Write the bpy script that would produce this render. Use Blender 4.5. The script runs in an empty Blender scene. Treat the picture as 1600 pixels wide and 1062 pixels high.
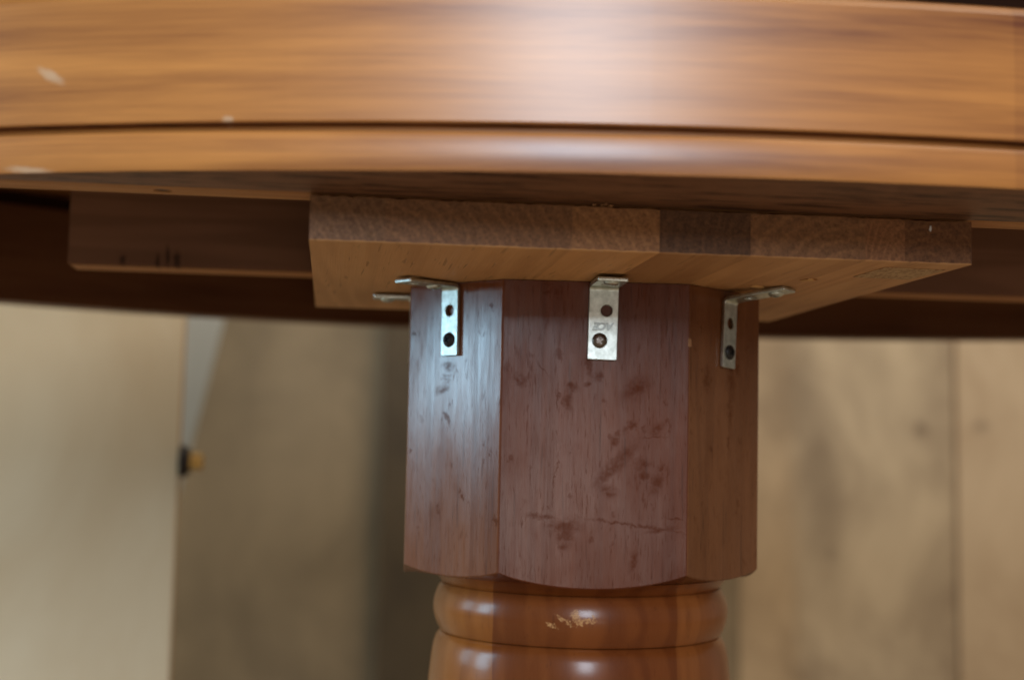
import bpy, bmesh, math, random
from mathutils import Vector, Matrix
rnd = random.Random(7)
C = bpy.context.scene.collection
SC = bpy.context.scene
Z0 = 0.66                     # height of the mounting board's underside above the floor
TH = 0.0208                   # thickness of the mounting board
PX, PY, PR = 0.0036, 0.2154, -0.05995   # pedestal axis and its turn

# ------------------------------------------------------------------ camera
cd = bpy.data.cameras.new('camera'); cam = bpy.data.objects.new('camera', cd); C.objects.link(cam)
SC.camera = cam
yaw, pitch, roll = -0.12444, 0.07468, -0.02042
M = Matrix.Rotation(yaw, 4, 'Z') @ Matrix.Rotation(pitch, 4, 'X') @ Matrix.Rotation(roll, 4, 'Y') @ Matrix.Rotation(math.pi/2, 4, 'X')
M.translation = Vector((-0.14093, -0.63164, -0.08885 + Z0))
cam.matrix_world = M
cd.sensor_width = 36; cd.lens = 2247.07/1600*36
cd.clip_start = 0.01; cd.clip_end = 200
cd.dof.use_dof = True; cd.dof.focus_distance = 0.715; cd.dof.aperture_fstop = 4.8

# ------------------------------------------------------------------ light
W = bpy.data.worlds.new('World'); SC.world = W; W.use_nodes = True
bg = W.node_tree.nodes['Background']
bg.inputs[0].default_value = (1.0, 0.83, 0.66, 1); bg.inputs[1].default_value = 0.27
def area(name, loc, target, sx, sy, power, col):
    l = bpy.data.lights.new(name, 'AREA'); l.shape = 'RECTANGLE'; l.size = sx; l.size_y = sy
    l.energy = power; l.color = col
    o = bpy.data.objects.new(name, l); C.objects.link(o); o.location = loc
    o.rotation_euler = (Vector(target)-Vector(loc)).to_track_quat('-Z', 'Y').to_euler()
    return o
area('window_light_side', (-2.6, 0.10, Z0+0.60), (0, 0.10, Z0+0.5), 0.55, 1.25, 38, (0.46, 0.77, 1.0))
area('window_light_side', (-2.5, 0.95, Z0+0.60), (0, 0.15, Z0+0.5), 0.50, 1.25, 13, (0.50, 0.79, 1.0))
area('front_window_and_fill', (-0.26, -2.9, Z0+0.95), (0, 0, Z0+0.2), 0.60, 0.95, 52, (0.76, 0.87, 1.0))
area('front_window_and_fill', (-0.05, -2.9, Z0-0.26), (0, 0, Z0), 1.0, 0.45, 3.0, (1.0, 0.90, 0.84))  # low fill added behind the camera for the sheen on the front face
area('overhead_fill', (1.0, -1.0, Z0+2.1), (0.5, 1.2, Z0-0.2), 1.2, 1.2, 28, (1.0, 0.87, 0.70))  # unseen warm fill from above, added to brighten the background
area('overhead_fill', (0.5, 0.7, Z0+1.9), (0.4, 1.9, Z0-0.1), 1.0, 0.6, 15, (1.0, 0.88, 0.72))  # another added fill, above and behind the table, for the background alone
SC.view_settings.view_transform = 'Standard'; SC.view_settings.look = 'None'
SC.view_settings.exposure = 0.0; SC.view_settings.gamma = 1
SC.render.engine = 'CYCLES'; SC.cycles.use_denoising = True; SC.cycles.max_bounces = 8
SC.cycles.caustics_reflective = False; SC.cycles.caustics_refractive = False

# ------------------------------------------------------------------ node helper
def srgb(r, g, b):
    f = lambda c: (c/255/12.92) if c/255 <= 0.04045 else ((c/255+0.055)/1.055)**2.4
    return (f(r), f(g), f(b), 1)
class NT:
    def __init__(s, name):
        s.m = bpy.data.materials.new(name); s.m.use_nodes = True
        s.t = s.m.node_tree; s.b = s.t.nodes['Principled BSDF']
        s.tc = s.t.nodes.new('ShaderNodeTexCoord').outputs['Object']
    def n(s, typ, ins=None, **kw):
        x = s.t.nodes.new('ShaderNode'+typ)
        for k, v in kw.items(): setattr(x, k, v)
        for k, v in (ins or {}).items():
            if isinstance(v, bpy.types.NodeSocket): s.t.links.new(v, x.inputs[k])
            else: x.inputs[k].default_value = v
        return x
    def math(s, op, a, b=0.0, c=0.0, clamp=False):
        return s.n('Math', {0: a, 1: b, 2: c}, operation=op, use_clamp=clamp).outputs[0]
    def vmath(s, op, a, b=(0, 0, 0)):
        x = s.n('VectorMath', {0: a, 1: b}, operation=op)
        return x.outputs['Value'] if op in ('LENGTH', 'DOT_PRODUCT') else x.outputs[0]
    def map(s, v, loc=(0, 0, 0), rot=(0, 0, 0), scale=(1, 1, 1), typ='POINT'):
        return s.n('Mapping', {0: v, 1: loc, 2: rot, 3: scale}, vector_type=typ).outputs[0]
    def noise(s, v, scale, detail=4, rough=0.55, dist=0.0, col=False):
        x = s.n('TexNoise', {'Vector': v, 'Scale': scale, 'Detail': detail, 'Roughness': rough, 'Distortion': dist})
        return x.outputs[1] if col else x.outputs[0]
    def ramp(s, f, lo, hi, a=0.0, b=1.0, smooth=True):
        return s.n('MapRange', {0: f, 1: lo, 2: hi, 3: a, 4: b}, interpolation_type='SMOOTHSTEP' if smooth else 'LINEAR').outputs[0]
    def mix(s, f, a, b, mode='MIX'):
        x = s.n('Mix', {0: f}, data_type='RGBA', blend_type=mode)
        for i, v in ((6, a), (7, b)):
            if isinstance(v, bpy.types.NodeSocket): s.t.links.new(v, x.inputs[i])
            else: x.inputs[i].default_value = v
        return x.outputs[2]
    def set(s, **kw):
        for k, v in kw.items():
            k = {'color': 'Base Color', 'rough': 'Roughness', 'metal': 'Metallic', 'coat': 'Coat Weight', 'coatr': 'Coat Roughness',
                 'spec': 'Specular IOR Level', 'normal': 'Normal', 'aniso': 'Anisotropic'}[k]
            if isinstance(v, bpy.types.NodeSocket): s.t.links.new(v, s.b.inputs[k])
            else: s.b.inputs[k].default_value = v
    def bump(s, h, strength, dist):
        s.set(normal=s.n('Bump', {'Height': h, 'Strength': strength, 'Distance': dist}).outputs[0])
    def spots(s, v, lst, sharp=0.35, warp=0.0016, wscale=180):
        """mask of hand-placed marks: list of (x, y, z, rx, ry, rz, turn about Y)"""
        wn = s.vmath('SUBTRACT', s.noise(v, wscale, 3, 0.6, col=True), (0.5, 0.5, 0.5))
        pv = s.vmath('ADD', v, s.vmath('MULTIPLY', wn, (warp*4,)*3))
        cur = None
        for (x, y, z, rx, ry, rz, t) in lst:
            l = s.vmath('LENGTH', s.map(pv, (x, y, z), (0, -t, 0), (rx, ry, rz), 'TEXTURE'))
            cur = l if cur is None else s.math('MINIMUM', cur, l)
        return s.ramp(cur, 1-sharp, 1+sharp, 1, 0)

def wood(name, dark, light, axis='X', ring=28, ringamt=0.5, fibre=0.35, pores=0.25, rough=0.45, coat=0.0, coatr=0.25,
         end=None, per_obj=0.0, bump=0.15, mottle=0.25, spec=0.4, mst=0.3, shift=True):
    s = NT(name)
    k = {'X': (0.06, 1, 1), 'Y': (1, 0.06, 1), 'Z': (1, 1, 0.06)}[axis]
    v = s.tc
    rv = s.n('ObjectInfo').outputs['Random']
    if per_obj and shift:
        off = s.n('CombineXYZ', {0: s.math('MULTIPLY', rv, 7.3), 1: s.math('MULTIPLY', rv, 3.1), 2: s.math('MULTIPLY', rv, 5.7)}).outputs[0]
        v = s.vmath('ADD', v, off)
    st = s.map(v, scale=k)
    base = s.noise(st, ring, 2, 0.5, 0.6)
    bands = s.math('SINE', s.math('MULTIPLY', base, 34.0))
    r = s.ramp(bands, -1, 1)
    fib = s.noise(s.map(v, scale=tuple(0.02 if q < 1 else 1 for q in k)), 900, 3, 0.7)
    fl = s.noise(s.map(v, scale=tuple(0.045 if q < 1 else 1 for q in k)), 420, 2, 0.6)
    pm = s.ramp(fl, 0.63, 0.70)
    mo = s.noise(s.map(v, scale=tuple(mst if q < 1 else 1 for q in k)), 16, 4, 0.6)
    f = s.math('ADD', s.math('MULTIPLY', r, ringamt), s.math('MULTIPLY', fib, fibre))
    f = s.math('ADD', f, s.math('MULTIPLY', s.math('SUBTRACT', mo, 0.5), mottle*4))
    if per_obj: f = s.math('ADD', f, s.math('MULTIPLY', s.math('SUBTRACT', rv, 0.5), per_obj))
    f = s.math('ADD', f, 0.5-0.5*(ringamt+fibre), clamp=True)
    col = s.mix(f, dark, light)
    col = s.mix(s.math('MULTIPLY', pm, pores), col, tuple(c*0.25 for c in dark[:3])+(1,))
    if end is not None:
        nrm = s.n('NewGeometry').outputs['Normal']
        ax = {'X': (1, 0, 0), 'Y': (0, 1, 0), 'Z': (0, 0, 1)}[axis]
        e = s.ramp(s.math('ABSOLUTE', s.vmath('DOT_PRODUCT', nrm, ax)), 0.6, 0.9)
        ctr = s.n('CombineXYZ', {0: s.math('MULTIPLY', s.math('SUBTRACT', rv, 0.6), 0.16), 1: 0.0, 2: s.math('ADD', s.math('MULTIPLY', rv, 0.03), 0.004)}).outputs[0]
        q = s.vmath('ADD', s.vmath('MULTIPLY', s.n('TexCoord').outputs['Generated'], (0.045, 0, 0.021)), ctr)
        d = s.math('ADD', s.vmath('LENGTH', q), s.math('MULTIPLY', s.noise(v, 40, 3, 0.5), 0.005))
        rg = s.ramp(s.math('SINE', s.math('MULTIPLY', d, 1000.0)), 0.1, 1.0)
        pit = s.noise(v, 620, 5, 0.8)
        ec = s.mix(s.math('ADD', s.math('MULTIPLY', rg, 0.16), s.math('MULTIPLY', s.ramp(pit, 0.25, 0.75), 0.72)), end[0], end[1])
        oc = s.n('ObjectInfo').outputs['Color']
        ec = s.mix(1.0, ec, oc, 'MULTIPLY')
        col = s.mix(e, s.mix(0.25, col, s.mix(1.0, col, oc, 'MULTIPLY')), ec)
    s.col, s.f, s.fib, s.pm, s.v = col, f, fib, pm, v
    rr = s.math('ADD', s.math('MULTIPLY', fib, 0.16), rough-0.08)
    s.set(color=col, rough=rr, coat=coat, coatr=coatr, spec=spec)
    h = s.math('SUBTRACT', fib, s.math('MULTIPLY', pm, 1.2))
    s.h = h
    s.bump(h, bump, 0.0006)
    return s

# ------------------------------------------------------------------ object helpers
def empty(name, loc=(0, 0, 0), parent=None):
    o = bpy.data.objects.new(name, None); C.objects.link(o); o.location = loc; o.parent = parent
    o.empty_display_size = 0.02
    return o
def tag(o, label, cat=None, group=None, kind=None):
    if label: o['label'] = label
    if cat: o['category'] = cat
    if group: o['group'] = group
    if kind: o['kind'] = kind
    return o
def link(name, me, mat, parent=None, loc=(0, 0, 0), smooth=None):
    o = bpy.data.objects.new(name, me); C.objects.link(o); o.parent = parent; o.location = loc
    if mat is not None:
        me.materials.clear(); me.materials.append(mat)
    if smooth is not None:
        for p in me.polygons: p.use_smooth = True
        me.set_sharp_from_angle(angle=math.radians(smooth))
    return o
def frombm(bm, name='m'):
    bmesh.ops.recalc_face_normals(bm, faces=bm.faces)
    me = bpy.data.meshes.new(name); bm.to_mesh(me); bm.free(); return me
def box(x0, x1, y0, y1, z0, z1, bev=0.0, seg=2):
    bm = bmesh.new()
    bmesh.ops.create_cube(bm, size=1)
    for v in bm.verts:
        v.co = Vector((x0 if v.co.x < 0 else x1, y0 if v.co.y < 0 else y1, z0 if v.co.z < 0 else z1))
    if bev: bmesh.ops.bevel(bm, geom=list(bm.edges), offset=bev, segments=seg, affect='EDGES')
    return frombm(bm)
def evaluated(o):
    dg = bpy.context.evaluated_depsgraph_get()
    return bpy.data.meshes.new_from_object(o.evaluated_get(dg))
def boolean(me, cutters):
    a = bpy.data.objects.new('tmp', me); C.objects.link(a); tmp = [a]
    for c in cutters:
        b = bpy.data.objects.new('tmp', c); C.objects.link(b); tmp.append(b)
        md = a.modifiers.new('b', 'BOOLEAN'); md.object = b; md.operation = 'DIFFERENCE'; md.solver = 'EXACT'
    bpy.context.view_layer.update()
    r = evaluated(a)
    for t in tmp: bpy.data.objects.remove(t)
    return r
def lathe(prof, n=128, close=True):
    bm = bmesh.new(); rings = []
    for r, z in prof:
        rings.append([bm.verts.new((r*math.cos(2*math.pi*i/n), r*math.sin(2*math.pi*i/n), z)) for i in range(n)])
    for a, b in zip(rings, rings[1:]):
        for i in range(n): bm.faces.new((a[i], a[(i+1) % n], b[(i+1) % n], b[i]))
    if close: bm.faces.new(rings[0]); bm.faces.new(rings[-1])
    return bm
def cyl(r, z0, z1, n=24, loc=(0, 0, 0)):
    bm = lathe([(r, z0), (r, z1)], n)
    bmesh.ops.translate(bm, verts=bm.verts, vec=loc); return frombm(bm)

# ------------------------------------------------------------------ materials
# rim: honey-stained, lacquered; specks of white paint
s = wood('rim_lacquered_wood', srgb(126, 64, 20), srgb(206, 142, 66), 'X', ring=30, ringamt=0.0, fibre=0.0, pores=0.0, rough=0.5,
         coat=0.9, coatr=0.31, bump=0.0, mottle=0.0, spec=0.15, shift=False)
g1 = s.noise(s.map(s.tc, scale=(0.07, 0.07, 1)), 48, 6, 0.66, 0.35)
g2 = s.noise(s.map(s.tc, scale=(0.02, 0.02, 1)), 420, 3, 0.7)
g3 = s.noise(s.map(s.tc, (3, 1, 2), scale=(0.12, 0.12, 1)), 26, 3, 0.55)
rv = s.n('ObjectInfo').outputs['Random']
ff = s.math('ADD', s.math('MULTIPLY', g1, 1.3), s.math('MULTIPLY', g2, 0.40))
ff = s.math('ADD', ff, s.math('MULTIPLY', g3, 1.1))
ff = s.math('ADD', ff, s.math('MULTIPLY', rv, 0.10))
s.f = s.ramp(ff, 1.04, 1.80, 0, 1, False)
s.b.inputs['Coat IOR'].default_value = 1.6
s.col = s.mix(s.f, srgb(106, 50, 17), srgb(210, 142, 70))
mk = s.spots(s.tc, [(-0.262, -0.028, 0.063, 0.0065, 0.02, 0.0022, -0.55), (-0.186, -0.045, 0.0425, 0.0022, 0.02, 0.0016, 0),
                    (-0.270, -0.025, 0.0228, 0.010, 0.02, 0.0016, -0.1)], 0.5, 0.0006, 300)
down = s.ramp(s.vmath('DOT_PRODUCT', s.n('NewGeometry').outputs['Normal'], (0, 0, -1)), 0.75, 0.95)
rf = s.noise(s.map(s.tc, scale=(0.06, 1, 1)), 60, 4, 0.6)
raw = s.mix(rf, srgb(98, 66, 48), srgb(150, 108, 82))
pr2 = s.noise(s.map(s.tc, scale=(0.10, 1, 1)), 260, 4, 0.7)
raw = s.mix(s.math('MULTIPLY', s.ramp(pr2, 0.50, 0.60), 0.85), raw, srgb(48, 30, 22))
col = s.mix(s.math('MULTIPLY', mk, 0.55), s.col, srgb(215, 190, 160))
col = s.mix(down, col, raw)
outw = s.vmath('DOT_PRODUCT', s.n('NewGeometry').outputs['Normal'], s.vmath('SUBTRACT', s.tc, (0.10, 0.33, 0.06)))
inside = s.ramp(outw, -0.12, -0.02, 1, 0)          # unlacquered inner face of the rim, coloured dark for the shade under the table
col = s.mix(inside, col, s.mix(s.f, srgb(82, 52, 37), srgb(120, 82, 58)))
down = s.math('MAXIMUM', down, inside)
s.set(color=col, coat=s.math('MULTIPLY', s.math('SUBTRACT', 1.0, down), 0.9), spec=s.math('MULTIPLY', s.math('SUBTRACT', 1.0, inside), 0.15))
M_RIM = s.m
M_TOP = wood('tabletop_wood', srgb(88, 48, 24), srgb(150, 96, 54), 'X', ring=14, per_obj=0.1, coat=0.2, bump=0.05).m
M_RAIL = wood('rail_plain_wood', srgb(104, 68, 44), srgb(150, 104, 68), 'X', ring=30, ringamt=0.3, fibre=0.4, pores=0.4, rough=0.7, spec=0.2, bump=0.2)
s = M_RAIL
mk = s.spots(s.tc, [(-0.247, 0.30, 0.028, 0.0012, 0.02, 0.006, 0), (-0.241, 0.30, 0.026, 0.002, 0.02, 0.005, 0.1), (-0.253, 0.30, 0.025, 0.0012, 0.02, 0.005, 0),
                    (-0.275, 0.30, 0.025, 0.002, 0.02, 0.003, 0)], 0.6, 0.0008, 260)
dn = s.ramp(s.vmath('DOT_PRODUCT', s.n('NewGeometry').outputs['Normal'], (0, 0, -1)), 0.3, 0.7)
c2 = s.mix(s.f, srgb(112, 80, 62), srgb(152, 112, 90))               # face tinted dark for the under-table shade, lower edge kept lighter
s.set(color=s.mix(s.math('MULTIPLY', mk, 0.7), s.mix(dn, c2, srgb(178, 124, 76)), srgb(26, 17, 12)))
M_RAIL = s.m
M_COVE = wood('cove_shadow_tone', srgb(40, 21, 10), srgb(62, 35, 18), 'X', ring=14, coat=0.0, bump=0.05, spec=0.1, rough=0.7).m  # dark colour in place of the shadow below the tabletop
M_PLY = wood('rail_plywood', srgb(156, 106, 66), srgb(202, 150, 100), 'X', ring=40, ringamt=0.3, fibre=0.5, pores=0.3, rough=0.7, spec=0.2, bump=0.2).m
M_BOARD = wood('board_glued_wood', srgb(176, 126, 82), srgb(224, 174, 122), 'Y', ring=26, ringamt=0.22, fibre=0.35, pores=0.35, rough=0.6, spec=0.3,
               end=(srgb(92, 62, 42), srgb(172, 126, 88)), per_obj=0.55, bump=0.4, mottle=0.3).m

def column_material(name, dark, light, worn, marks, noise_amt, coat, seed):
    s = wood(name, dark, light, 'Z', ring=34, ringamt=0.18, fibre=0.4, pores=0.3, rough=0.55, coat=coat, coatr=0.22, bump=0.3, mottle=0.25, spec=0.1)
    s.b.inputs['Coat IOR'].default_value = 1.6
    v = s.map(s.tc, (seed, seed*0.7, seed*1.3))
    n1 = s.ramp(s.noise(s.map(v, scale=(1, 1, 0.6)), 150, 3, 0.6), 0.63, 0.72)
    n2 = s.ramp(s.noise(s.map(v, scale=(1, 1, 0.6)), 34, 5, 0.65), 0.56, 0.70)
    n3 = s.ramp(s.noise(s.map(v, scale=(1, 1, 0.05)), 380, 3, 0.7), 0.60, 0.72)
    w = s.math('MULTIPLY', s.math('MAXIMUM', n1, s.math('MULTIPLY', n2, 0.55)), noise_amt)
    w = s.math('MAXIMUM', w, s.math('MULTIPLY', n3, 0.35*noise_amt))
    if marks: w = s.math('MAXIMUM', w, s.math('MULTIPLY', s.math('MULTIPLY', s.spots(s.tc, marks, 0.75, 0.0016, 260), s.ramp(s.noise(s.tc, 300, 3, 0.7), 0.3, 0.6, 0.3, 1.0)), 0.85))
    n4 = s.ramp(s.noise(s.map(v, scale=(1, 1, 0.11)), 1100, 2, 0.6), 0.60, 0.68)
    n5 = s.ramp(s.noise(s.map(v, scale=(1, 1, 0.02)), 150, 4, 0.7), 0.60, 0.66)
    w = s.math('MAXIMUM', w, s.math('MAXIMUM', s.math('MULTIPLY', n4, 0.55), s.math('MULTIPLY', n5, 0.22)))
    s.bump(s.math('SUBTRACT', s.h, s.math('MULTIPLY', w, 1.5)), 0.3, 0.0007)
    patch = s.ramp(s.noise(s.map(v, scale=(1, 1, 0.45)), 30, 4, 0.6), 0.34, 0.66, 0.42, 1.0)
    lines = s.ramp(s.noise(s.map(v, scale=(1, 1, 0.06)), 1000, 3, 0.75), 0.32, 0.62, 0.72, 1.0)
    keep = s.math('MULTIPLY', s.math('MULTIPLY', s.math('SUBTRACT', 1.0, s.math('MULTIPLY', w, 0.85)), patch), lines)
    s.set(color=s.mix(s.math('MULTIPLY', w, 0.6), s.col, worn), coat=s.math('MULTIPLY', keep, coat))
    haze = s.noise(s.map(v, scale=(1, 1, 0.08)), 260, 4, 0.7)
    s.set(coatr=s.math('ADD', s.math('MULTIPLY', haze, 0.18), 0.12))
    s.set(spec=s.math('MULTIPLY', s.math('SUBTRACT', 1.0, w), 0.12))
    return s
def fu(x, y):                                    # place on the pedestal's front face for a mark
    u = ((x-(789-13*(y-435)/458))/292-0.5)*0.0999
    z = -((y-(436+11*(x-789)/291))/459)*0.1546
    c, s_ = math.cos(PR), math.sin(PR); vv = -0.099
    return (PX+u*c-vv*s_, PY+u*s_+vv*c, z)
def mark(x, y, rx, rz, t=0.0):
    return fu(x, y)+(rx*0.00034, 0.02, rz*0.00034, t)
FRONT = [mark(878, 824, 26, 10, .1), mark(880, 838, 13, 15, .2), mark(876, 850, 6, 10), mark(845, 808, 22, 4, -.1), mark(985, 824, 75, 2.2, -.13), mark(1030, 832, 22, 3, .2),
         mark(866, 745, 1.5, 28, -.12), mark(872, 622, 1.5, 18, -.05), mark(921, 575, 4, 18, .15), mark(935, 592, 8, 5, .5), mark(917, 603, 3, 5),
         mark(1002, 730, 11, 9), mark(1004, 748, 8, 6), mark(1022, 762, 9, 14, -.3), mark(1030, 735, 4, 6), mark(1026, 675, 12, 7, .5),
         mark(985, 668, 6, 7), mark(958, 694, 6, 6), mark(995, 610, 22, 13, .6), mark(893, 608, 10, 8), mark(886, 630, 7, 11, .3),
         mark(960, 730, 42, 9, .8), mark(948, 772, 12, 9, -.5), mark(1022, 688, 18, 1.2), mark(1050, 817, 14, 1.5, -.2), mark(858, 458, 7, 3, .4),
         mark(985, 880, 5, 16, -.3), mark(812, 594, 12, 7, -.5), mark(850, 578, 1.2, 18, .7)]
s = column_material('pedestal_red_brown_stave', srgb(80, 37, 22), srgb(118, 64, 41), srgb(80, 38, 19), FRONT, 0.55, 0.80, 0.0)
M_STAVE_MID = s.m
def lm(u, z, ru, rz, t=0.0):                     # mark on the left bevel face
    a = PR-math.pi/4; q = 0.1054
    c, s_ = math.cos(a), math.sin(a)
    return (PX+u*c+q*s_, PY+u*s_-q*c, z, ru, 0.006, rz, t)
LEFT = [lm(-0.004, -0.045, .0035, .0022), lm(-0.005, -0.0505, .0025, .001), lm(-0.006, -0.053, .0025, .0008), lm(-0.009, -0.058, .004, .002, .6), lm(0.002, -0.0475, .001, .0012)]
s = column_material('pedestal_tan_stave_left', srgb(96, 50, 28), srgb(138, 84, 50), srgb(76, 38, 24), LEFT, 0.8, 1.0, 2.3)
M_STAVE_L = s.m
def rm(u, z, ru, rz, t=0.0):                     # mark on the right bevel face
    a = PR+math.pi/4; q = 0.1054
    c, s_ = math.cos(a), math.sin(a)
    return (PX+u*c+q*s_, PY+u*s_-q*c, z, ru, 0.006, rz, t)
RIGHT = [rm(0.006, -0.048, .003, .011, .1), rm(0.005, -0.066, .0018, .012, .05), rm(0.012, -0.040, .002, .006), rm(-0.014, -0.087, .003, .0018, -.5), rm(0.004, -0.084, .001, .006), rm(-0.018, -0.05, .003, .006)]
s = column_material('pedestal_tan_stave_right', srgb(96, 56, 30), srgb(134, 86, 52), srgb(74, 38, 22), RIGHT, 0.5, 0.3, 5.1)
M_STAVE_R = s.m
def turned(name, dark, light, scar):
    s = wood(name, dark, light, 'Z', ring=22, ringamt=0.28, fibre=0.25, pores=0.2, rough=0.35, coat=0.42, coatr=0.2, bump=0.08, mottle=0.2, spec=0.1)
    if scar:
        m = s.math('MULTIPLY', s.spots(s.tc, scar, 0.35, 0.0018, 520), s.ramp(s.noise(s.tc, 900, 3, 0.7), 0.35, 0.6, 0.25, 1.0))
        s.set(color=s.mix(s.math('MULTIPLY', m, 0.8), s.col, srgb(206, 156, 104)), coat=s.math('MULTIPLY', s.math('SUBTRACT', 1.0, m), 0.42))
    return s.m
yb = PY-0.084
SCAR = [(-0.0205, yb, -0.1830, .0030, .012, .0010, -.5), (-0.0140, yb, -0.1800, .0052, .012, .0008, -.55), (-0.0085, yb, -0.1775, .0022, .012, .0024, 0), (-0.0065, yb, -0.1805, .0020, .012, .0018, .4),
        (-0.0020, yb, -0.1797, .0036, .012, .0009, -.2), (0.0010, yb, -0.1783, .0010, .012, .0014, .5)]
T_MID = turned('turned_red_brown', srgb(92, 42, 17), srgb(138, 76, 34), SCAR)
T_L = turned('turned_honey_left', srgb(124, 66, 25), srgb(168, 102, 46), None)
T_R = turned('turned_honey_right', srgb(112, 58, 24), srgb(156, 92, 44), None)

s = NT('zinc_plate')
n = s.noise(s.tc, 420, 4, 0.6); n2 = s.noise(s.tc, 160, 5, 0.7)
s.set(color=s.mix(s.ramp(n2, 0.3, 0.7), srgb(178, 184, 176), srgb(222, 228, 222)), metal=1.0, rough=s.math('ADD', s.math('MULTIPLY', n, 0.22), 0.26))
s.bump(n, 0.08, 0.0004); M_ZINC = s.m
s = NT('shade_toned_letters'); s.set(color=srgb(164, 170, 166), metal=1.0, rough=0.38); M_LET = s.m  # toned darker than the plate, for the shading of the relief
s = NT('dark_screw_steel')
s.set(color=srgb(122, 112, 104), metal=1.0, rough=0.32); M_SCREW = s.m
s = NT('black_screw_and_hole'); s.set(color=srgb(22, 20, 20), metal=0.0, rough=0.5); M_BLACK = s.m
s = NT('paper'); s.set(color=s.mix(s.ramp(s.noise(s.map(s.tc, scale=(1, 0.25, 1)), 700, 3, 0.7), 0.45, 0.6), srgb(196, 164, 124), srgb(158, 122, 86)), rough=0.8); M_PAPER = s.m
s = NT('pale_wood_chip'); s.set(color=srgb(206, 160, 104), rough=0.7); M_CHIP = s.m
s = NT('splinter_wood'); s.set(color=srgb(150, 108, 72), rough=0.8); M_SPL = s.m
s = NT('white_glint'); s.set(color=srgb(225, 228, 235), rough=0.4); M_GLINT = s.m  # white colour for a small glint on the board's end
s = NT('brass'); s.set(color=srgb(214, 176, 108), metal=1.0, rough=0.3); M_BRASS = s.m
s = NT('dark_rubber'); s.set(color=srgb(36, 28, 22), rough=0.6); M_DARK = s.m

def sheet_material(name, a, b, knots, knotcol, scale=3.0, stain=None):
    s = NT(name)
    w = s.noise(s.map(s.tc, scale=(1, 1, 0.7)), scale*1.6, 5, 0.6, 0.5)
    g = s.noise(s.map(s.tc, scale=(1, 1, 0.06)), scale*9, 4, 0.6)
    col = s.mix(s.ramp(s.math('ADD', s.math('MULTIPLY', w, 0.88), s.math('MULTIPLY', g, 0.12)), 0.26, 0.74), a, b)
    if knots: col = s.mix(s.math('MULTIPLY', s.spots(s.tc, knots, 0.9, 0.01, 14), 0.45), col, knotcol)
    sd = s.ramp(s.math('ABSOLUTE', s.vmath('DOT_PRODUCT', s.n('NewGeometry').outputs['Normal'], (1, 0, 0))), 0.5, 0.8)
    col = s.mix(s.math('MULTIPLY', sd, 0.4), col, srgb(150, 98, 50))
    s.set(color=col, rough=0.65, spec=0.3)
    return s.m

# ------------------------------------------------------------------ setting
s = NT('floor_concrete')
s.set(color=s.mix(s.noise(s.tc, 4, 6), srgb(142, 122, 98), srgb(170, 150, 122)), rough=0.75)
f = link('floor', box(-4, 4, -4, 4, -0.1, 0), s.m); tag(f, 'plain beige concrete floor under the table', kind='structure')
s = NT('wall_plaster')
s.set(color=s.mix(s.noise(s.tc, 2, 5), srgb(178, 166, 148), srgb(200, 190, 172)), rough=0.8)
w = link('wall', box(-3, 4, 2.75, 2.85, 0, 2.6), s.m); tag(w, 'pale blue grey wall behind the plywood sheets', kind='structure')

# ------------------------------------------------------------------ table
table = empty('pedestal_table', (PX, PY, 0))
tag(table, 'brown oval wooden pedestal table seen from below its rim', 'table')
OFF = (-PX, -PY, Z0)
def part(name, me, mat, smooth=None): return link(name, me, mat, table, OFF, smooth)
def sub(name, me, mat, parent, smooth=None): return link(name, me, mat, parent, (0, 0, 0), smooth)

# rim: segments of a moulded ring, ellipse outside, straight chord inside at the front
EX, EY, EA, EB = 0.10, 0.33, 0.70, 0.406
IA, IB = 0.66, 0.372
ZB = TH+0.0006
ZT = 0.112
prof = [(-0.0012, ZB), (-0.0004, ZB+0.0003), (0, ZB+0.0014), (0, ZB+0.008), (0, ZB+0.0146), (-0.0006, ZB+0.0162), (-0.0022, ZB+0.0172), (-0.0060, ZB+0.0176), (-0.0064, ZB+0.0200),
        (-0.0010, ZB+0.0204), (-0.0004, ZB+0.0211), (-0.0004, ZB+0.034), (-0.0004, ZB+0.050), (-0.0010, ZB+0.0735), (-0.0030, ZB+0.0768), (-0.0070, ZB+0.0788), (-0.012, ZB+0.0792)]
ZR = ZB+0.0792
def outer(t):
    p = Vector((EX+EA*math.cos(t), EY+EB*math.sin(t))); nn = Vector((math.cos(t)/EA, math.sin(t)/EB)).normalized()
    return p, nn
def inner(t):
    x, y = EX+IA*math.cos(t), EY+IB*math.sin(t)
    if (math.sin(t) < 0 and -0.293 < x < 0.493 and y < 0.06): y = 0.0025
    return x, y
NT_ = 720
ts = [2*math.pi*i/NT_ for i in range(NT_+1)]
length = [0]
for a, b in zip(ts, ts[1:]): length.append(length[-1]+(outer(a)[0]-outer(b)[0]).length)
ref = min(range(NT_), key=lambda i: (outer(ts[i])[0]-Vector((-0.017, -0.07))).length)
cuts = {ref}
for i in range(NT_):
    if math.floor((length[i]-length[ref])/0.152) != math.floor((length[i+1]-length[ref])/0.152): cuts.add(i+1 if i+1 < NT_ else 0)
cuts = sorted(cuts)
rim = empty('rim', OFF, table)
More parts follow.
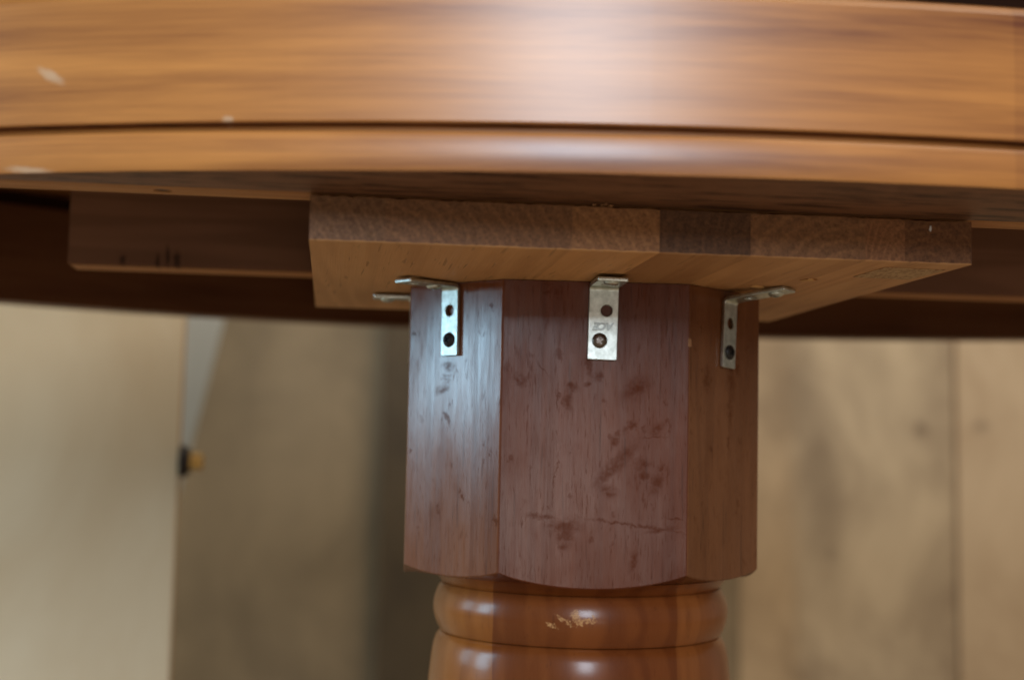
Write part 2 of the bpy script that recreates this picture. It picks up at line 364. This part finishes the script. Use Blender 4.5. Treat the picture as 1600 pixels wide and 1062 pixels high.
for q, c0 in enumerate(cuts):
    c1 = cuts[(q+1) % len(cuts)]
    if c1 <= c0: c1 += NT_
    if c1-c0 < 4: continue
    bm = bmesh.new(); rings = []
    for i in range(c0, c1+1):
        t = ts[i % NT_]; p, nn = outer(t); ix, iy = inner(t)
        row = [bm.verts.new((ix, iy, ZB))]+[bm.verts.new((p.x+nn.x*o, p.y+nn.y*o, z)) for o, z in prof]+[bm.verts.new((ix, iy, ZR))]
        rings.append(row)
    m_ = len(rings[0])
    for a, b in zip(rings, rings[1:]):
        for j in range(m_): bm.faces.new((a[j], b[j], b[(j+1) % m_], a[(j+1) % m_]))
    bm.faces.new(rings[0]); bm.faces.new(rings[-1])
    sub('rim_segment', frombm(bm), M_RIM, rim, 28)
# cove band between rim and tabletop, coloured dark as the shadow there
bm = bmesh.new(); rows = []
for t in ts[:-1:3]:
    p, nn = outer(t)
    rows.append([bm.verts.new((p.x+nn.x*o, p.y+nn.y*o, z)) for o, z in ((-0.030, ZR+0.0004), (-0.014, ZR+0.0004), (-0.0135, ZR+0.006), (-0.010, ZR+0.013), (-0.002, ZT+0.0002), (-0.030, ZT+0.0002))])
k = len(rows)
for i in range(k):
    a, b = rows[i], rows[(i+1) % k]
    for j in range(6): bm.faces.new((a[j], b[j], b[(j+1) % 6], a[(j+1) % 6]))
part('cove_shadow_band', frombm(bm), M_COVE, 40)
# tabletop slab above the rim
bm = bmesh.new(); rows = []
for o, z in [(-0.03, ZT+0.0006), (-0.002, ZT+0.0006), (0.002, ZT+0.003), (0.004, ZT+0.009), (0.003, ZT+0.016), (-0.003, ZT+0.021), (-0.012, ZT+0.0225)]:
    row = []
    for t in ts[:-1:4]:
        p, nn = outer(t); row.append(bm.verts.new((p.x+nn.x*o, p.y+nn.y*o, z)))
    rows.append(row)
k = len(rows[0])
for a, b in zip(rows, rows[1:]):
    for i in range(k): bm.faces.new((a[i], a[(i+1) % k], b[(i+1) % k], b[i]))
bm.faces.new(rows[0]); bm.faces.new(rows[-1])
part('tabletop', frombm(bm), M_TOP, 40)

# two rails under the top
def hole_at(x, y, r, z0, z1): return cyl(r, z0, z1, 28, (x, y, 0))
me = box(-0.2925, 0.4925, 0.0035, 0.0225, TH+0.0004, ZR-0.001, 0.0006, 1)
me = boolean(me, [hole_at(-0.2175, 0.0135, 0.0042, 0, TH+0.02)])
r1 = part('rail', me, M_PLY); r1['label'] = 'light plywood rail with a screw hole, behind the front rim'
hole_shade = sub('screw', cyl(0.0041, TH+0.0012, TH+0.004, 28, (-0.2175, 0.0135, 0)), M_BLACK, r1)  # black disc set in the hole to darken its inside, as shade
r2 = part('rail', box(-0.309, 0.50, 0.301, 0.331, TH+0.0004, ZT-0.0005, 0.0012, 2), M_RAIL); r2['label'] = 'dark brown rail along the back of the mounting board'

# mounting board: glued planks, end grain to the front
board = empty('mounting_board', OFF, table)
edges = [483, 596, 743, 880, 1016, 1160, 1345, 1409, 1519]
xs = [-0.1525+0.305*(e-483)/(1519-483) for e in edges]
TONES = [(.85, .86, .88, 1), (.95, .92, .9, 1), (.98, .93, .88, 1), (1.35, 1.28, 1.12, 1), (.52, .48, .47, 1), (1.05, 1, .92, 1), (1.12, 1, .9, 1), (.74, .65, .58, 1)]
for a, b in zip(xs, xs[1:]):
    bm = bmesh.new(); nx = max(4, int((b-a)/0.0025)); ny = 5
    fj = rnd.uniform(-0.0002, 0.0002)
    cols = []
    for i in range(nx+1):
        x = a+(b-a)*i/nx; e = 0 if i in (0, nx) else 1
        j1 = 0.0004+rnd.uniform(0, 0.0008)*(1 if rnd.random() < 0.35 else 0.3); j2 = rnd.uniform(0, 0.0003)
        top = TH - j1
        cols.append([bm.verts.new(c) for c in ((x, 0.0004+fj+j2, j2*0.6), (x, fj, 0.0004+j2), (x, fj, top-0.0005), (x, 0.0008+fj, top), (x, 0.311, TH), (x, 0.311, 0.0))])
    for p, q in zip(cols, cols[1:]):
        for j in range(6): bm.faces.new((p[j], q[j], q[(j+1) % 6], p[(j+1) % 6]))
    bm.faces.new(cols[0]); bm.faces.new(cols[-1])
    pk = sub('plank', frombm(bm), M_BOARD, board); pk.color = TONES[xs.index(a)]
# paper sticker, loose chips and a white blob standing in for a glint on the board
bm = bmesh.new()
P = [(0.118, 0.018), (0.1485, 0.020), (0.1470, 0.060), (0.117, 0.058)]
lo = [bm.verts.new((x, y, -0.0003)) for x, y in P]; hi = [bm.verts.new((x, y, 0.0)) for x, y in P]
bm.faces.new(lo); bm.faces.new(hi)
for i in range(4): bm.faces.new((lo[i], lo[(i+1) % 4], hi[(i+1) % 4], hi[i]))
st = sub('sticker', frombm(bm), M_PAPER, board); st['label'] = 'faded paper sticker on the underside of the board'
def blob(x, y, z, rx, ry, rz, seed):
    r_ = random.Random(seed); bm = bmesh.new(); bmesh.ops.create_icosphere(bm, subdivisions=2, radius=1)
    for v in bm.verts:
        k = 1+r_.uniform(-0.35, 0.35); v.co = Vector((x+v.co.x*rx*k, y+v.co.y*ry*k, z+v.co.z*rz*k))
    return frombm(bm)
for i, (x, y, rx) in enumerate([(0.1005, 0.075, .003), (0.0985, 0.079, .002), (0.083, 0.112, .004), (0.089, 0.118, .003)]):
    sub('wood_chip', blob(x, y, -0.0002, rx, 0.003, 0.0006, i), M_CHIP, board)
for i, x in enumerate([-0.0225, -0.0205, -0.0185, -0.026]):
    sub('splinter', blob(x, -0.0008, TH-0.0006+rnd.uniform(0, .0012), .0010, .0010, .0006, 20+i), M_SPL, board)
sub('glint_blob', blob(0.1325, 0.0, TH-0.0045, .0006, .0004, .0015, 9), M_GLINT, board, 60)

# pedestal head: square with bevelled corners, bottom scalloped by the lathe
A, CH = 0.09986, 0.06951
KK = CH/math.sqrt(2); H = 0.1546
octc = [(-A/2, -(A/2+KK)), (A/2, -(A/2+KK)), (A/2+KK, -A/2), (A/2+KK, A/2), (A/2, A/2+KK), (-A/2, A/2+KK), (-A/2-KK, A/2), (-A/2-KK, -A/2)]
RC = math.hypot(*octc[0])
pts = []
for i in range(8):
    a, b = Vector(octc[i]), Vector(octc[(i+1) % 8]); d = (b-a).normalized(); L = (b-a).length
    bv = 0.0007
    for j in range(25):
        pts.append(a+d*(bv+(L-2*bv)*j/24))
def split3(bm, x0, x1):
    out = []
    for lo, hi in ((None, x0), (x0, x1), (x1, None)):
        b = bm.copy()
        for x, keep in ((lo, 1), (hi, -1)):
            if x is None: continue
            g = bmesh.ops.bisect_plane(b, geom=list(b.verts)+list(b.edges)+list(b.faces), plane_co=(x, 0, 0), plane_no=(-keep, 0, 0), clear_outer=True, dist=1e-7)
            ed = [e for e in g['geom_cut'] if isinstance(e, bmesh.types.BMEdge)]
            bmesh.ops.contextual_create(b, geom=ed)
        rot = Matrix.Translation((PX, PY, 0)) @ Matrix.Rotation(PR, 4, 'Z')
        bmesh.ops.transform(b, matrix=rot, verts=b.verts)
        out.append(frombm(b))
    bm.free(); return out
SEAM = (-A/2+0.0001, A/2-0.0001)
bm = bmesh.new(); rings = []
def ring(fr, fz): rings.append([bm.verts.new((p.x*fr(p), p.y*fr(p), fz(p))) for p in pts])
zc = lambda p: -H+0.0006-0.0080*(max(0.0, RC-p.length)/0.012)**0.82
ring(lambda p: 1, lambda p: -0.0003)
for q in (0.2, 0.4, 0.6, 0.8): ring(lambda p: 1, lambda p, q=q: -0.0003*(1-q)+q*zc(p))
ring(lambda p: 1, lambda p: zc(p)+0.0006)
ring(lambda p: 1-0.0006/p.length, lambda p: zc(p)-0.0001)
for R_, z in ((0.0900, -0.1605), (0.0860, -0.1606)):
    ring(lambda p, R_=R_: R_/p.length, lambda p, z=z: z)
n_ = len(pts)
for a, b in zip(rings, rings[1:]):
    for i in range(n_): bm.faces.new((a[i], a[(i+1) % n_], b[(i+1) % n_], b[i]))
bm.faces.new(rings[0]); bm.faces.new(rings[-1])
head = empty('pedestal_head', OFF, table); head['label'] = 'bevelled square block at the top of the pedestal'
staves = []
for me, mt, lb in zip(split3(bm, *SEAM), (M_STAVE_L, M_STAVE_MID, M_STAVE_R), ('tan left stave with a bluish sheen', 'worn red brown middle stave', 'tan right stave in shade')):
    o = sub('stave', me, mt, head, 14); o['label'] = lb; staves.append(o)
cp = fu(1079, 540)
sub('chipped_edge', blob(cp[0]-0.0003, cp[1]+0.0004, cp[2], .0010, .0008, .0026, 31), M_SPL, head)
def turned_part(name, prof, label):
    e = empty(name, OFF, table); e['label'] = label
    lb_ = lathe(prof, 256); bmesh.ops.translate(lb_, verts=lb_.verts, vec=(0.005, 0, 0))
    for me, mt in zip(split3(lb_, *SEAM), (T_L, T_MID, T_R)): sub('stave', me, mt, e, 35)
bead = [(0.0868, -0.1609), (0.0845, -0.1630), (0.0822, -0.1664), (0.0812, -0.1674)]+[(0.0780+0.0084*math.sin(math.pi*(0.14+0.72*i/20))**0.8, -0.1678-0.0268*i/20) for i in range(21)]+[(0.0815, -0.1948)]
turned_part('turned_bead', bead, 'rounded bead ring under the pedestal head, with a scratch')
vase = [(0.0810, -0.1950), (0.0825, -0.1958), (0.0845, -0.1985), (0.0860, -0.2030), (0.0871, -0.210), (0.0883, -0.222), (0.0887, -0.240), (0.086, -0.262), (0.079, -0.29), (0.070, -0.33), (0.060, -0.37),
        (0.055, -0.40), (0.056, -0.42), (0.064, -0.435), (0.066, -0.445), (0.062, -0.455), (0.07, -0.49), (0.082, -0.54), (0.09, -0.58), (0.16, -0.60), (0.185, -0.61), (0.19, -0.63), (0.19, -Z0)]
turned_part('turned_shaft', vase, 'glossy turned shaft of the pedestal')

# angle brackets
BW, BT = 0.0157, 0.0021
def plate(Lp, holes, BW):
    cu = bpy.data.curves.new('c', 'CURVE'); cu.dimensions = '2D'; cu.fill_mode = 'BOTH'; cu.extrude = BT/2-0.0003; cu.bevel_depth = 0.0003; cu.bevel_resolution = 1
    def poly(pl):
        sp = cu.splines.new('POLY'); sp.points.add(len(pl)-1); sp.use_cyclic_u = True
        for p, c in zip(sp.points, pl): p.co = (c[0], c[1], 0, 1)
    i_ = 0.0003
    poly([(-BW/2+i_, 0), (BW/2-i_, 0), (BW/2-i_, Lp-0.0006), (BW/2-0.0006, Lp-i_), (-BW/2+0.0006, Lp-i_), (-BW/2+i_, Lp-0.0006)])
    for hx, hy, hr in holes:
        poly([(hx+hr*math.cos(-2*math.pi*i/32), hy+hr*math.sin(-2*math.pi*i/32)) for i in range(32)])
    o = bpy.data.objects.new('tmp', cu); C.objects.link(o); bpy.context.view_layer.update()
    me = evaluated(o); bpy.data.objects.remove(o); return me
def bracket_mesh(open_deg, Lv, Lh, hv, hh, BW):
    """local: w along X, vertical leg hangs along -Z in front of the plane Y=0, the other leg leaves along -Y under Z=0"""
    bm = bmesh.new(); RI = 0.0018
    # vertical leg
    t = bmesh.new(); t.from_mesh(plate(Lv-RI-BT, hv, BW))
    t.transform(Matrix.Translation((0, -BT/2, -(RI+BT))) @ Matrix(((1, 0, 0, 0), (0, 0, -1, 0), (0, -1, 0, 0), (0, 0, 0, 1))))
    tm = bpy.data.meshes.new('t'); t.to_mesh(tm); bm.from_mesh(tm); t.free()
    piv = Vector((0, -(RI+BT), -(RI+BT)))
    ang = math.radians(90+open_deg)
    prev = None
    N = 10
    for i in range(N+1):
        a = ang*i/N
        rr = []
        for r, wd in ((RI, BW/2-0.0003), (RI+0.0003, BW/2), (RI+BT-0.0003, BW/2), (RI+BT, BW/2-0.0003)):
            rr.append((r, wd))
        ringv = [bm.verts.new((wd, piv.y+r*math.cos(a), piv.z+r*math.sin(a))) for r, wd in rr]+[bm.verts.new((-wd, piv.y+r*math.cos(a), piv.z+r*math.sin(a))) for r, wd in reversed(rr)]
        if prev:
            for j in range(8): bm.faces.new((prev[j], prev[(j+1) % 8], ringv[(j+1) % 8], ringv[j]))
        prev = ringv
    t = bmesh.new(); t.from_mesh(plate(Lh-RI-BT, hh, BW))
    # plate y -> tangent direction at the end of the bend
    td = Vector((0, -math.sin(ang), math.cos(ang))); nd = Vector((0, math.cos(ang), math.sin(ang)))
    org = piv+nd*(RI+BT/2)
    mt = Matrix(((1, 0, 0, org.x), (0, td.y, nd.y, org.y), (0, td.z, nd.z, org.z), (0, 0, 0, 1)))
    t.transform(mt); tm = bpy.data.meshes.new('t'); t.to_mesh(tm); bm.from_mesh(tm); t.free()
    me = frombm(bm)
    return me, org, td, nd
def screw_mesh(r=0.0041):
    pr = [(r, 0), (r, 0.0004), (r*0.93, 0.0010), (r*0.75, 0.0016), (r*0.45, 0.0020), (0.0002, 0.0021)]
    me = frombm(lathe(pr, 32))
    c = [box(-0.0021, 0.0021, -0.00055, 0.00055, 0.0006, 0.004), box(-0.00055, 0.00055, -0.0021, 0.0021, 0.00061, 0.0041)]
    return boolean(me, c)
SCREW = screw_mesh()
def place_bracket(face_angle, apothem, u, drop, open_deg, Lv, Lh, label, screws_v, screws_h, black, lettering=False, lean=0.0):
    hv = [(0.0016, 0.0105, 0.0034), (-0.0016, 0.0265, 0.0034)]
    hh = [(0.0, 0.0105, 0.0034), (0.0, 0.0265, 0.0034)] if Lh > 0.034 else [(0.0, 0.0115, 0.0034)]
    if not lettering: hv = [(0.0, 0.0105, 0.0034), (0.0, 0.0265, 0.0034)]
    me, org, td, nd = bracket_mesh(open_deg, Lv, Lh, hv, hh, 0.0157 if lettering else 0.0122)
    a = PR+face_angle
    loc = Vector((PX, PY, 0))+Vector((u*math.cos(a)+apothem*math.sin(a), u*math.sin(a)-apothem*math.cos(a), -drop))
    MW = Matrix.Translation(loc) @ Matrix.Rotation(a, 4, 'Z') @ Matrix.Rotation(lean, 4, 'Y')
    o = link('angle_bracket', me, M_ZINC, table, (0, 0, 0), 30)
    o.matrix_local = Matrix.Translation(OFF) @ MW
    o['label'] = label
    RI = 0.0018
    for hx, hy, _ in [hv[i] for i in screws_v]:
        s_ = link('screw', SCREW.copy(), M_BLACK if black else M_SCREW, o, smooth=35)
        s_.matrix_local = Matrix.Translation((hx, -BT+0.0002, -(RI+BT)-hy)) @ Matrix.Rotation(math.pi/2, 4, 'X') @ Matrix.Rotation(0.5, 4, 'Z')
    for hx, hy, _ in [hh[i] for i in screws_h]:
        p = org+td*hy-nd*(BT/2-0.0002)
        s_ = link('screw', SCREW.copy(), M_ZINC, o, smooth=35)
        z = -nd; x = Vector((1, 0, 0)); y = z.cross(x)
        s_.matrix_local = Matrix(((x.x, y.x, z.x, p.x), (x.y, y.y, z.y, p.y), (x.z, y.z, z.z, p.z), (0, 0, 0, 1)))
    if lettering:
        cu = bpy.data.curves.new('t', 'FONT'); cu.body = 'ACE'; cu.size = 0.0053; cu.extrude = 0.0003; cu.bevel_depth = 0.00014; cu.shear = 0.25; cu.align_x = 'CENTER'; cu.align_y = 'CENTER'; cu.offset = 0.00012
        t = bpy.data.objects.new('tmp', cu); C.objects.link(t); bpy.context.view_layer.update(); tm = evaluated(t); bpy.data.objects.remove(t)
        l = link('embossed_lettering', tm, M_LET, o)
        l.matrix_local = Matrix.Translation((0.0004, -BT-0.0001, -(RI+BT)-0.0188)) @ Matrix.Rotation(math.pi/2, 4, 'X') @ Matrix.Rotation(math.pi, 4, 'Z')
    return o
AP_F, AP_C = A/2+KK, (A/2+KK/2)*math.sqrt(2)
place_bracket(0, AP_F+0.0003, 0.0036, 0.0012, 1, 0.0405, 0.036, 'zinc bracket with stamped lettering on the front face', [1], [1], False, True, 0.018)
place_bracket(-math.pi/4, AP_C+0.0004, -0.002, 0.0008, 1, 0.039, 0.038, 'zinc bracket on the left bevel face', [1], [0], True, lean=-0.01)
place_bracket(math.pi/4, AP_C+0.0004, 0.002, 0.0040, -6, 0.0390, 0.039, 'bent zinc bracket on the right bevel face', [1], [1], True, lean=0.05)
place_bracket(-math.pi/2, AP_F-0.0018, 0.010, 0.0012, 0, 0.039, 0.0235, 'zinc bracket on the hidden left face', [], [0], True)

# ------------------------------------------------------------------ things behind the table
def sheet(name, me, mat, label, cat, loc=(0, 0, 0), rot=(0, 0, 0), group=None):
    o = link(name, me, mat, None, loc); o.rotation_euler = rot; return tag(o, label, cat, group)
PALE = sheet_material('pale_board', srgb(214, 188, 150), srgb(234, 216, 184), [(-0.31, 0, 0.45, 0.02, 0.2, 0.015, 0)], srgb(150, 120, 88), 2.2)
pb = sheet('pale_panel', box(-0.62, 0, -0.009, 0.009, 0, 1.15, 0.001, 1), PALE, 'pale upright panel with a brass bolt, left behind the table', 'panel', (-0.292, 0.84, 0.0), (0, 0.006, 0.0))
bz = 0.551
bm = lathe([(0.0055, 0), (0.0055, 0.010), (0.0085, 0.0105), (0.0085, 0.0215), (0.0065, 0.023)], 24)
bmesh.ops.rotate(bm, verts=bm.verts, matrix=Matrix.Rotation(math.pi/2, 3, 'Y')); bmesh.ops.translate(bm, verts=bm.verts, vec=(0.0, 0, bz))
bo = link('brass_bolt', frombm(bm), M_BRASS, pb, smooth=35)
bm = lathe([(0.016, 0), (0.016, 0.005), (0.012, 0.010), (0.0056, 0.0102)], 24)
bmesh.ops.rotate(bm, verts=bm.verts, matrix=Matrix.Rotation(math.pi/2, 3, 'Y')); bmesh.ops.translate(bm, verts=bm.verts, vec=(0.0, 0.0, bz))
link('bolt_collar', frombm(bm), M_DARK, bo, smooth=35)

OLIVE = sheet_material('weathered_plywood', srgb(108, 90, 66), srgb(140, 118, 88), None, None, 2.6)
bm = bmesh.new()
# off-cut with one slanting side
P = [(-0.5025, 0.0), (0.60, 0.0), (0.60, 1.30), (-0.218, 1.30)]
lo = [bm.verts.new((x, 0, z)) for x, z in P]; hi = [bm.verts.new((x, 0.015, z)) for x, z in P]
bm.faces.new(lo); bm.faces.new(hi)
for i in range(4): bm.faces.new((lo[i], lo[(i+1) % 4], hi[(i+1) % 4], hi[i]))
sheet('plywood_sheet', frombm(bm), OLIVE, 'dull olive brown plywood sheet with slanting edge, beside the pale panel', 'plywood sheet', (0, 1.90, 0), (-0.04, 0, 0), 'plywood sheets against the wall')
DK = sheet_material('dark_strip', srgb(64, 51, 34), srgb(84, 68, 46), None, None, 4)  # dark brown tones of the strip left of the pedestal
sheet('dark_strip', box(-0.05, 0.22, 0, 0.02, 0, 1.3, 0.001, 1), DK, 'dark brown upright strip just left of the pedestal', 'plank', (0.0, 1.84, 0), (-0.03, 0, 0))
R1 = sheet_material('knotty_plywood', srgb(146, 124, 98), srgb(198, 174, 140), [(0.80, 0, 0.385, 0.018, 0.3, 0.02, 0), (0.98, 0, 0.62, 0.012, 0.3, 0.012, 0), (0.72, 0, 0.70, 0.05, 0.3, 0.12, .2), (0.78, 0, 0.52, 0.035, 0.3, 0.16, 0.1)], srgb(84, 64, 46), 3.2)
sheet('plywood_sheet', box(0.61, 1.044, 0, 0.015, 0, 1.35, 0.001, 1), R1, 'knotty tan plywood sheet just right of the pedestal', 'plywood sheet', (0, 1.98, 0), (-0.03, 0, 0), 'plywood sheets against the wall')
R2 = sheet_material('light_plywood', srgb(168, 140, 108), srgb(202, 176, 142), [(1.09, 0, 0.63, 0.012, 0.3, 0.01, 0)], srgb(96, 80, 62), 2.5)
sheet('plywood_sheet', box(1.046, 1.9, 0, 0.018, 0, 1.38, 0.001, 1), R2, 'lighter plywood sheet at the far right edge', 'plywood sheet', (0, 1.968, 0), (-0.03, 0, 0), 'plywood sheets against the wall')
